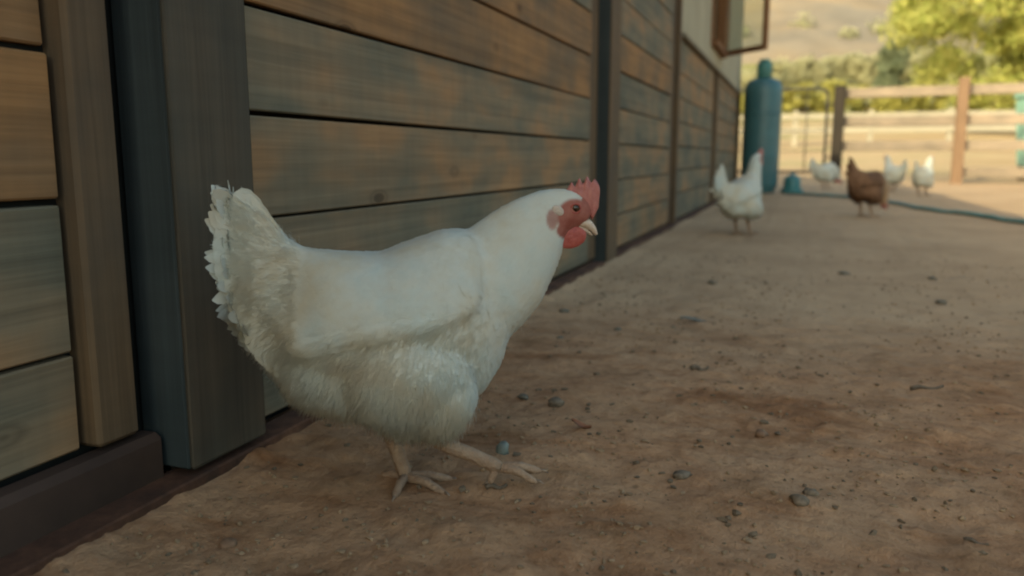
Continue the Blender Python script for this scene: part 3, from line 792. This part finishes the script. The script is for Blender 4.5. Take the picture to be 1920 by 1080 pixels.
def voxelise(parts, vox, smooth):
    V, F = join(parts)
    bm = bmesh.new(); tmp = mesh_from('tmp', V, F); bm.from_mesh(tmp); bmesh.ops.recalc_face_normals(bm, faces=bm.faces); bm.to_mesh(tmp); bm.free()
    o = bpy.data.objects.new('tmp', tmp); col.objects.link(o)
    m = o.modifiers.new('r', 'REMESH'); m.mode = 'VOXEL'; m.voxel_size = vox
    m2 = o.modifiers.new('s', 'SMOOTH'); m2.factor = .5; m2.iterations = smooth
    dg = bpy.context.evaluated_depsgraph_get(); me = bpy.data.meshes.new_from_object(o.evaluated_get(dg))
    v = np.empty(len(me.vertices) * 3, np.float32); me.vertices.foreach_get('co', v)
    f = [tuple(p.vertices) for p in me.polygons]
    bpy.data.objects.remove(o); bpy.data.meshes.remove(tmp); bpy.data.meshes.remove(me)
    return v.reshape(-1, 3).astype(float), f

WB = [(-.16, .172), (-.141, .171), (-.096, .186), (-.062, .1975), (.007, .205), (.054, .214), (.081, .229)]
def wing_bump(v):
    x, y, z = v[:, 0], v[:, 1], v[:, 2]
    zb = np.interp(x, *zip(*WB))
    b = .0095 * sstep(-.004, .018, z - zb) * (1 - sstep(.235, .300, z) * .9) * (1 - sstep(.070, .088, x)) * sstep(-.165, -.09, x)
    side = np.sign(y) * sstep(.018, .045, np.abs(y))
    out = v.copy(); out[:, 1] += side * b; return out

GUIDE = np.array([(.19, .362, 178), (.13, .345, 205), (.15, .30, 228), (.178, .28, 248), (.12, .20, 232), (.10, .13, 215), (.03, .315, 187), (-.06, .295, 176), (-.13, .315, 142), (-.17, .33, 135),
                  (-.15, .25, 178), (-.155, .18, 212), (.03, .26, 190), (-.08, .225, 194), (.04, .15, 265), (-.01, .14, 258), (-.07, .14, 240), (-.1, .11, 222)])
def flow(p, guide):
    d2 = (p[:, None, 0] - guide[None, :, 0]) ** 2 + (p[:, None, 2] - guide[None, :, 1]) ** 2
    w = 1 / (d2 + 2e-4) ** 1.6; a = np.radians(guide[:, 2])
    dx = (w * np.cos(a)).sum(1); dz = (w * np.sin(a)).sum(1); l = np.hypot(dx, dz)
    return np.stack([dx / l, np.zeros(len(p)), dz / l], 1)

ROWU = np.array([0, .28, .58, .84, 1.0]); ROWW = np.array([.35, .85, 1.0, .74, .14])
def feathers(name, V, F, n, seed, guide, kindf, bvh, mat, parent, head_c):
    """contour feathers laid over the body surface, joined into one mesh"""
    r = np.random.default_rng(seed)
    T = []; 
    for q in F:
        T.append(q[:3])
        if len(q) == 4: T.append((q[0], q[2], q[3]))
    T = np.array(T); A, Bv, Cv = V[T[:, 0]], V[T[:, 1]], V[T[:, 2]]
    cr = np.cross(Bv - A, Cv - A); ar = np.linalg.norm(cr, axis=1); N = cr / ar[:, None].clip(1e-12)
    ti = r.choice(len(T), n, p=ar / ar.sum()); u = r.random((n, 1)); w = r.random((n, 1)); s = u + w > 1; u = np.where(s, 1 - u, u); w = np.where(s, 1 - w, w)
    p = A[ti] + (Bv[ti] - A[ti]) * u + (Cv[ti] - A[ti]) * w; nn = N[ti]
    L, W, proj, keep = kindf(p, r)
    p, nn, L, W, proj = p[keep], nn[keep], L[keep], W[keep], proj[keep]; n = len(p)
    d = flow(p, guide); d += r.normal(size=(n, 3)) * np.where(W < .011, .05, .09)[:, None]
    d -= nn * (d * nn).sum(1)[:, None]; d /= np.linalg.norm(d, axis=1)[:, None].clip(1e-6)
    b = np.cross(nn, d)
    verts = np.empty((n, 5, 3, 3)); norms = np.empty((n, 5, 3, 3))
    lift = np.where(W < .011, .0009 + .0005 * r.random(n), .0016 + .0008 * r.random(n))
    curl = r.normal(size=n) * .05
    for i in range(5):
        for j in range(3):
            side = (j - 1) * ROWW[i] * W * .5
            q = p + d * (ROWU[i] * L)[:, None] + b * (side + curl * L * ROWU[i] ** 2)[:, None]
            verts[:, i, j] = q
    for k in range(n):
        for i in range(5):
            for j in range(3):
                off = -.0012 + lift[k] * ROWU[i] ** 1.3 + (.0007 if j == 1 else 0)
                q = Vector(verts[k, i, j])
                if proj[k] > 0:
                    c, cn, _, _ = bvh.find_nearest(q)
                    if c is None: c, cn = q, Vector(nn[k])
                    if proj[k] < 1:
                        c = c.lerp(q, 1 - proj[k]); 
                    verts[k, i, j] = c + cn * off; norms[k, i, j] = cn
                else:
                    verts[k, i, j] = q + Vector(nn[k]) * (off + .002 * ROWU[i]); norms[k, i, j] = nn[k]
    base = (np.arange(n) * 15)[:, None]
    qd = np.array([(3 * i + j, 3 * i + j + 3, 3 * i + j + 4, 3 * i + j + 1) for i in range(4) for j in range(2)])
    FF = (base[:, :, None] + qd[None]).reshape(-1, 4)
    me = mesh_from(name, verts.reshape(-1, 3), FF, True)
    gn = np.empty(len(me.vertices) * 3, np.float32); me.vertices.foreach_get('normal', gn) if False else None
    own = np.array([v.normal[:] for v in me.vertices]); wn_ = np.interp(verts.reshape(-1, 3)[:, :1], [-.18, -.06, .12, .16], [.45, .72, .72, .85]); bl = norms.reshape(-1, 3) * wn_ + own * (1 - wn_) * np.sign((own * norms.reshape(-1, 3)).sum(1))[:, None]
    bl /= np.linalg.norm(bl, axis=1)[:, None].clip(1e-6)
    me.normals_split_custom_set_from_vertices([tuple(q) for q in bl])
    o = link(name, me, mat, parent); o['kind'] = 'stuff'; return o

def fluff(name, V, F, n, seed, guide, dens, mat, parent, L0=.010, L1=.022, wd=.0006):
    r = np.random.default_rng(seed)
    T = np.array([q[:3] for q in F]); A, Bv, Cv = V[T[:, 0]], V[T[:, 1]], V[T[:, 2]]
    cr = np.cross(Bv - A, Cv - A); ar = np.linalg.norm(cr, axis=1); N = cr / ar[:, None].clip(1e-12)
    cen = (A + Bv + Cv) / 3; pw_ = ar * dens(cen); pw_ /= pw_.sum()
    ti = r.choice(len(T), n, p=pw_); p = cen[ti] + r.normal(size=(n, 3)) * .0012; nn = N[ti]
    d = flow(p, guide) + nn * .22 + r.normal(size=(n, 3)) * .34; d /= np.linalg.norm(d, axis=1)[:, None]
    L = (L0 + (L1 - L0) * r.random(n))[:, None]
    b = np.cross(d, nn); b /= np.linalg.norm(b, axis=1)[:, None].clip(1e-6); b *= wd
    drop = np.array([0, 0, -1.0]) * L * .18 - nn * L * .1
    q1 = p + d * L * .55; q2 = p + d * L + drop
    VV = np.stack([p - b, p + b, q1 + b * .8, q1 - b * .8, q2], 1).reshape(-1, 3)
    o5 = np.arange(n) * 5
    FF = [(k, k + 1, k + 2, k + 3) for k in o5] + [(k + 3, k + 2, k + 4) for k in o5]
    me = mesh_from(name, VV, FF, True)
    me.normals_split_custom_set_from_vertices([tuple(q) for q in np.repeat(nn, 5, 0)])
    o = link(name, me, mat, parent); o['kind'] = 'stuff'; return o

def big_feather(name, base, tip, width, side, mat, parent, bend=.1, n=18, fray=0.0, seed=0):
    """a quill feather as a thin two-sided vane with rounded, slightly frayed tip"""
    r = random.Random(seed)
    base = Vector(base); tip = Vector(tip); d = tip - base; L = d.length; d.normalize(); side = Vector(side).normalized()
    b = d.cross(side).normalized(); V = []; F = []
    for i in range(n):
        t = 1 - (1 - i / (n - 1)) ** 1.7
        w = width * (min(1, .3 + 2.2 * t)) * math.sqrt(max(0, 1 - max(0, (t - .74) / .265) ** 2.4)) + .0008
        c = base + d * (L * t) + b * (bend * L * t * t) 
        e = fray * r.uniform(-1, 1) * (t > .5)
        V += [c - b * (w * .5 + e) - side * .0012, c + side * .0006, c + b * (w * .5 - e * .7) - side * .0012]
        if i:
            k = 3 * i; F += [(k - 3, k - 2, k + 1, k), (k - 2, k - 1, k + 2, k + 1)]
    if fray:
        for i in range(34):
            t = 1 - .36 * r.random() ** 1.4; sg = r.choice((-1, 1))
            w = width * math.sqrt(max(0, 1 - max(0, (t - .74) / .265) ** 2.4)) * .5
            c = base + d * (L * (t - .02)) + b * (bend * L * t * t) + b * (sg * w * r.uniform(.5, .95))
            e = (d * r.uniform(.6, 1.1) + b * sg * r.uniform(0, .7) * (1.3 - t) + side * r.uniform(-.15, .15)).normalized() * r.uniform(.0025, .006)
            q = b * .0005; k = len(V); V += [c - q, c + q, c + e]; F.append((k, k + 1, k + 2))
    me = mesh_from(name, V, F, True)
    own = [v.normal.copy() for v in me.vertices]
    sg_ = .7 if sum(o_.dot(side) for o_ in own) > 0 else -.7
    me.normals_split_custom_set_from_vertices([tuple((o_ * .8 + side * sg_ * .35).normalized()) for o_ in own])
    return link(name, me, mat, parent)

def toe_tubes(hub, tips, r0=.0058):
    parts = []
    for (tx, ty, tz) in tips:
        h = Vector(hub); t = Vector((tx, ty, tz)); m = h.lerp(t, .45); m.z = max(m.z, h.z * .5 + t.z * .5) + .004; m2 = h.lerp(t, .82); m2.z = t.z + .002
        parts.append(tube(spline([h, m, m2, t], 9), [r0 * 1.15, r0 * 1.1, r0 * .95, r0 * 1.02, r0 * .85, r0 * .9, r0 * .72, r0 * .6, r0 * .22], 8))
    return parts

def make_hen(name, loc, rz, neck, mat, legs, label, group=None, main=False, seed=1, scale=1.0, head_rot=0.0, nfeath=500, crest=1.0, pitch=0.0, tail=0.0):
    root = empty(name, loc, rz, label=label, cat='hen', group=group); root.scale = (scale,) * 3
    parts = [body_loft(), neck_loft(neck),
             ellip((.000, -.056, .155), (.074, .049, .056)), ellip((.036, -.054, .132), (.042, .043, .047)), ellip((.010, -.046, .116), (.050, .034, .030)),
             ellip((-.02, .052, .155), (.070, .046, .056)), ellip((-.022, .040, .122), (.038, .034, .038)),
             ellip((-.085, 0, .158), (.056, .064, .050)), ellip((-.058, -.024, .150), (.058, .050, .044)), ellip((-.058, .024, .150), (.058, .050, .044))]
    V, F = voxelise(parts, .0028 if main else .006, 7 if main else 4)
    V = wing_bump(V)
    # shanks and feet join the same mesh
    lp = []
    for (hip, hock, ank, tips) in legs:
        lp.append(tube(spline([hip, hock, Vector(hock).lerp(Vector(ank), .55), ank], 12), [.019, .0160, .0135, .0115, .0103, .0096, .0091, .0089, .0088, .0089, .0090, .0072], 12))
        lp += toe_tubes(ank, tips)
    LV, LF = join(lp)
    allv = np.vstack([V, np.array([tuple(q) for q in LV])]); o = len(V)
    allf = list(F) + [tuple(i + o for i in q) for q in LF]
    me = mesh_from('body', allv, allf, True)
    hc = np.array([neck[5][0], neck[5][1]]); ca, sa = math.cos(-head_rot), math.sin(-head_rot)
    # head frame -> the reference head's coordinates
    rx = (allv[:, 0] - hc[0]) * ca - (allv[:, 2] - hc[1]) * sa + .190; rzv = (allv[:, 0] - hc[0]) * sa + (allv[:, 2] - hc[1]) * ca + .3355
    d = np.minimum(((rx - .203) / .0245) ** 2 + ((rzv - .3315) / .0215) ** 2, ((rx - .199) / .021) ** 2 + ((rzv - .316) / .012) ** 2)
    d2 = ((rx - .173) / .008) ** 2 + ((rzv - .329) / .013) ** 2
    skin = np.maximum(1 - sstep(.75, 1.15, d), .75 * (1 - sstep(.5, 1.2, d2))); skin = np.where(rx > .214, 1.0, skin); skin[o:] = 0
    leg = np.zeros(len(allv)); leg[o:] = 1
    for nm, arr in (('skin', skin), ('leg', leg)):
        at = me.attributes.new(nm, 'FLOAT', 'POINT'); at.data.foreach_set('value', arr.astype(np.float32))
    body = link('body', me, mat, root)
    if main:
        for (hip, hock, ank, tips) in legs:
            for tpt in tips:
                t0 = Vector(tpt); dd = (t0 - Vector(ank)); dd.z = 0; dd.normalize()
                v, f = tube([t0 - dd * .003 + Vector((0, 0, .001)), t0 + dd * .002 + Vector((0, 0, .0008)), t0 + dd * .008 - Vector((0, 0, .0025))], [.0022, .0018, .0003], 6)
                link('claw', mesh_from('claw', v, f, True), M['claw'], root)
    bvh = BVHTree.FromPolygons([tuple(q) for q in V], F)
    # guide field, moved with the neck for other poses
    guide = GUIDE.copy()
    if neck is not NECK_MAIN:
        q = NECK_UP if neck is NECK_UP else neck; g2 = []
        for gx, gzv, ga in GUIDE:
            if gx > .115 and gzv > .25: continue
            g2.append((gx, gzv, ga))
        for i in range(2, 7):
            a = math.degrees(math.atan2(q[i - 1][1] - q[i][1], q[i - 1][0] - q[i][0])); g2.append((q[i][0], q[i][1], a))
        guide = np.array(g2)
    def rel(p):
        return (p[:, 0] - hc[0]) * ca - (p[:, 2] - hc[1]) * sa + .190, (p[:, 0] - hc[0]) * sa + (p[:, 2] - hc[1]) * ca + .3355
    big = 1.0 if main else 1.5
    def kindf(p, r):
        x, z = p[:, 0], p[:, 2]; hx_, hz_ = rel(p)
        n = len(p); L = np.full(n, .030); W = np.full(n, .017); pr = np.ones(n)
        nk = (x + .75 * z > .33) & (x > .06)
        L = np.where(nk, .026, L); W = np.where(nk, .0085, W)
        hd = hx_ > .165; L = np.where(hd & nk, .011, L); W = np.where(hd & nk, .005, W)
        rear = x < -.125; L = np.where(rear, .030, L); W = np.where(rear, .014, W); pr = np.where(rear, np.clip((x + .185) / .04, .0, 1), pr)
        th = (z < np.interp(x, *zip(*WB)) - .004) & (x < .085) & (x > -.125); L = np.where(th, .022, L); W = np.where(th, .010, W)
        L = L * (.75 + .5 * r.random(n)) * big; W = W * (.8 + .4 * r.random(n)) * big
        dd = ((hx_ - .203) / .0245) ** 2 + ((hz_ - .3315) / .0215) ** 2
        dd2 = ((hx_ - .173) / .009) ** 2 + ((hz_ - .329) / .014) ** 2
        keep = ((dd > 1.2) & (dd2 > 1.0) & (hx_ < .212)) | ((hx_ < .205) & (hz_ > .3535))
        # feathers whose tips would run over the bare face
        return L, W, pr, keep
    feathers('plumage', V, F, nfeath, seed, guide, kindf, bvh, mat, root, hc)
    fl_d = lambda c: (.0005 + 1.0 * (1 - sstep(-.01, .03, c[:, 2] - np.interp(c[:, 0], *zip(*WB)))) * (c[:, 0] < .09) * (1 - sstep(.04, .09, c[:, 0]) * .7) + .5 * (c[:, 0] < -.12) + 1.2 * (c[:, 0] < -.168)) * (rel(c)[0] < .15)
    fluff('down', V, F, 40000 if main else 1500, seed + 1, guide, fl_d, M['white_down'] if mat is M['white_hen'] else mat, root, .008, .019, .00036 if main else .0012)
    r = random.Random(seed)
    # tail quills
    k = 0
    for s_ in (-1, 0, 1):
        nt = 8 if main else 6
        for q in range(nt):
            a = R(128 - tail + 60 * q / (nt - 1)); Lq = (1 + tail / 90) * ((.098 if q else .108) - .010 * abs(q / (nt - 1) - .4))
            y0_ = s_ * (.004 + .0015 * q) if s_ else .0011 * (q - 3.5)
            b0 = (-.118 - .010 * math.sin(a), y0_, .272 + .006 * (nt - q) / nt)
            tp = (b0[0] + Lq * math.cos(a), (s_ * (.004 + .0008 * q) if s_ else .0009 * (q - 3.5)), b0[2] + Lq * math.sin(a))
            big_feather('tail_feather', b0, tp, .030, (0, s_ or -1, .1), mat, root, bend=r.uniform(.02, .08) * (-s_), fray=.0006, seed=seed + k); k += 1
    # drooping primaries and coverts whose tips make the scalloped rear edge
    TIPS = [(-.205, .270), (-.203, .252), (-.199, .234), (-.194, .216), (-.187, .199), (-.179, .184), (-.169, .170), (-.157, .158), (-.146, .148)]
    for s_ in (-1, 1):
        for q, (tx, tz) in enumerate(TIPS if main else TIPS[::2]):
            a = R(182 + 6 * q * (1 if main else 2)); Lq = .075
            b0 = (tx - Lq * math.cos(a), s_ * (.044 - .0006 * q), tz - Lq * math.sin(a))
            c, cn, _, _ = bvh.find_nearest(Vector(b0)); b0 = (b0[0], c.y * (1 if c.y * s_ > 0 else -1) * .92, b0[2])
            big_feather('wing_feather', b0, (tx + (.012 if s_ > 0 else 0), s_ * (.004 + .0016 * q), tz + (.004 if s_ > 0 else 0)), .032, (.2, s_, .1), mat, root, bend=r.uniform(-.04, .04), fray=.0004, seed=seed + 50 + k); k += 1
    # folded flight feathers and coverts laid along the wing
    def surf_feather(b2, t2, width, s_, o0, sd):
        b2 = np.array(b2); t2 = np.array(t2); d2 = t2 - b2; L2 = np.linalg.norm(d2); d2 /= L2; n2 = np.array([-d2[1], d2[0]]) * (1 if d2[0] < 0 else -1)
        V2 = []; F2 = []; nr = 14
        for i in range(nr):
            t = 1 - (1 - i / (nr - 1)) ** 1.5
            w = width * min(1, .45 + 1.6 * t) * math.sqrt(max(0, 1 - max(0, (t - .78) / .225) ** 2.2)) + .0006
            for j in range(5):
                q = b2 + d2 * (L2 * t) + n2 * (w * (j - 2) * .25) + n2 * (-.05 * L2 * t * t)
                hit, hn, _, _ = bvh.ray_cast(Vector((q[0], s_ * .3, q[1])), Vector((0, -s_, 0)))
                if hit is None: hit, hn = Vector((q[0], s_ * .02, q[1])), Vector((0, s_, 0))
                V2.append(hit + hn * (-.0012 + o0 + .0016 * t + (.0005 if j == 2 else 0) + .0004 * (j - 2) * (1)))
        for i in range(nr - 1):
            for j in range(4):
                k0 = i * 5 + j; qd = (k0, k0 + 1, k0 + 6, k0 + 5)
                fn = (V2[qd[1]] - V2[qd[0]]).cross(V2[qd[3]] - V2[qd[0]]); F2.append(qd if fn.y * s_ > 0 else qd[::-1])
        link('wing_feather', mesh_from('wing_feather', V2, F2, True), mat, root)
    if main:
        for s_ in (-1, 1):
            for q in range(8):
                surf_feather((.050 - .010 * q, .226 - .0005 * q + .0035 * (7 - q) * .3), (-.040 - .0125 * q, .2075 - .0030 * q), .020, s_, .0012 + .0003 * q, q)
    # head furniture, in the reference head's coordinates, moved to this head
    Mh = Matrix.Translation((hc[0], 0, hc[1])) @ Matrix.Rotation(-head_rot, 4, 'Y') @ Matrix.Translation((-.190, 0, -.3355))
    def put(nm, v, f, m, smooth=True, par=root):
        return link(nm, mesh_from(nm, [Mh @ Vector(q) for q in v], f, smooth), m, par)
    base = [(.194, .3560), (.198, .3570), (.202, .3565), (.206, .3545), (.210, .3520), (.214, .3485), (.218, .3440), (.2215, .3395), (.2245, .3350), (.2270, .3305), (.2290, .3270)]
    topo = [(.1930, .3600), (.1985, .3650), (.2030, .3720), (.2075, .3670), (.2125, .3770), (.2175, .3700), (.2225, .3790), (.2275, .3715), (.2325, .3755), (.2385, .3640), (.2378, .3420)]
    bs = spline(base, 41); ts = spline(topo, 41); v = []; f = []
    prof = [(0, .0042), (.3, .0034), (.65, .0027), (.9, .0018), (1.0, 0.0), (.9, -.0018), (.65, -.0027), (.3, -.0034), (0, -.0042)]
    for i in range(41):
        for (tt, yy) in prof:
            wob = .0007 * math.sin(i * .9 + tt * 4)
            tt *= crest; v.append((bs[i][0] + (ts[i][0] - bs[i][0]) * tt, yy + wob * (tt > 0), bs[i][1] + (ts[i][1] - bs[i][1]) * tt))
    n = len(prof)
    for i in range(40):
        for q in range(n - 1): f.append((i * n + q, i * n + q + 1, (i + 1) * n + q + 1, (i + 1) * n + q))
        f.append((i * n + n - 1, i * n, (i + 1) * n, (i + 1) * n + n - 1))
    f.append(tuple(range(n - 1, -1, -1))); f.append(tuple(range(40 * n, 41 * n)))
    put('comb', v, f, M['comb'])
    for s_ in (-1, 1):
        v, f = ellip((0, 0, 0), (.0210 * crest, .0040, .0122 * crest))
        v = [(a + .1995 + .12 * c, s_ * .0085 + b + (.0008 * math.sin(a * 700 + c * 300)), c * (1 + .25 * (c < 0)) + .3075) for a, b, c in v]
        put('wattle', v, f, M['wattle'])
        sy = lambda x, z: (lambda h: h[0].y if h[0] is not None else s_ * .018)(bvh.ray_cast(Mh @ Vector((x, s_ * .2, z)), Vector((0, -s_, 0))))
        ye = sy(.2035, .3415)
        v, f = ellip((.2035, ye - s_ * .0016, .3415), (.0054, .0036, .0050)); ey = put('eye', v, f, M['iris'])
        v, f = ellip((.2038, ye + s_ * .0012, .3416), (.0034, .0012, .0033)); put('pupil', v, f, M['eye'], par=ey)
        v, f = tube([(.2035 + .0063 * math.cos(t), ye + s_ * .0006, .3412 + .0056 * math.sin(t)) for t in np.linspace(0, 2 * math.pi, 20)], .0010, 6, False); put('eyelid', v, f, M['wattle'], par=ey)
        yl = sy(.180, .3395)
        v, f = ellip((0, 0, 0), (.0068, .0014, .0064)); v = [(a + .1805 - .35 * c, b + yl + s_ * .0006, c + .3395) for a, b, c in v]; put('earlobe', v, f, M['lobe'])
    v, f = tube(spline([(.212, 0, .3250), (.2225, 0, .3215), (.2305, 0, .3150), (.2355, 0, .3075)], 10), [(.0088 - .0070 * (i / 9) ** 1.5, .0078 - .0060 * (i / 9) ** 1.4) for i in range(10)], 12)
    bk = put('beak', v, f, M['beak'])
    v, f = tube(spline([(.211, 0, .3165), (.2215, 0, .3130), (.2300, 0, .3070)], 8), [(.0070 - .0055 * i / 7, .0042 - .0032 * i / 7) for i in range(8)], 10)
    put('lower_beak', v, f, M['beak'], par=bk)
    for s_ in (-1, 1):
        v, f = ellip((.2275, s_ * .0042, .3215), (.0018, .0010, .0009)); put('nostril', v, f, M['eye'], par=bk)
    if pitch:
        Pm = Matrix.Translation((0, 0, .15)) @ Matrix.Rotation(pitch, 4, 'Y') @ Matrix.Translation((0, 0, -.15))
        for ch in root.children_recursive:
            if ch is not body and ch.name.split('.')[0] != 'body': ch.data.transform(Pm)
        for q in range(o): me.vertices[q].co = Pm @ me.vertices[q].co
        me.update()
    return root

LEGS_WALK = [((-.030, .024, .118), (-.0245, .018, .078), (-.003, .007, .010), [(.0553, .001, .0045), (.0414, -.040, .0045), (-.0205, -.0406, .0045), (-.034, .030, .004)]),
             ((.018, -.040, .104), (.034, -.040, .072), (.1065, -.042, .0330), [(.158, -.046, .026), (.150, -.058, .018), (.152, -.034, .022), (.092, -.044, .016)])]
LEGS_STAND = [((-.012, .034, .118), (-.008, .034, .082), (.004, .034, .010), [(.058, .030, .0045), (.044, .066, .0045), (.040, .006, .0045), (-.028, .040, .004)]),
              ((.000, -.034, .118), (.004, -.034, .082), (.030, -.034, .010), [(.084, -.030, .0045), (.070, -.062, .0045), (.068, -.006, .0045), (-.002, -.040, .004)])]

make_hen('hen', (-.4345, .8393, gzf(-.4345, .8393) - .003), YAW + R(11), NECK_MAIN, M['white_hen'], LEGS_WALK,
         'large white hen with red comb and wattles striding past the barn wall in the foreground', main=True, seed=11, nfeath=8000)
G = 'hens in the background'
def bg(px, py, deg, neck, mat, label, seed, rot=0.0, scale=1.0, pitch=0.0, tail=0.0, crest=1.0):
    make_hen('hen', (px, py, gzf(px, py)), YAW + R(deg), neck, mat, LEGS_STAND, label, G, seed=seed, head_rot=rot, scale=scale, pitch=R(pitch), tail=tail, crest=crest)
bg(-.27, 4.27, 38, NECK_UP, M['white_hen'], 'white hen standing with raised head in front of the gas cylinder', 21, pitch=-8, tail=20, scale=.95, crest=1.3)
bg(.42, 5.83, 26, NECK_PECK, M['brown_hen'], 'brown hen with tan neck, head lowered, in front of the white flock', 31, R(-70), pitch=9, tail=-14, crest=.3)
bg(.30, 11.0, 12, NECK_PECK, M['white_hen'], 'leftmost white hen of the far flock, just right of the teal container', 41, R(-82), 1.05)
bg(1.03, 10.4, 100, NECK_UP, M['white_hen'], 'white hen of the far flock between the brown hen and the rightmost hen', 61)
bg(1.20, 9.3, 40, NECK_UP, M['white_hen'], 'rightmost white hen of the far flock, near the sunlit dirt', 71, 0, .98)
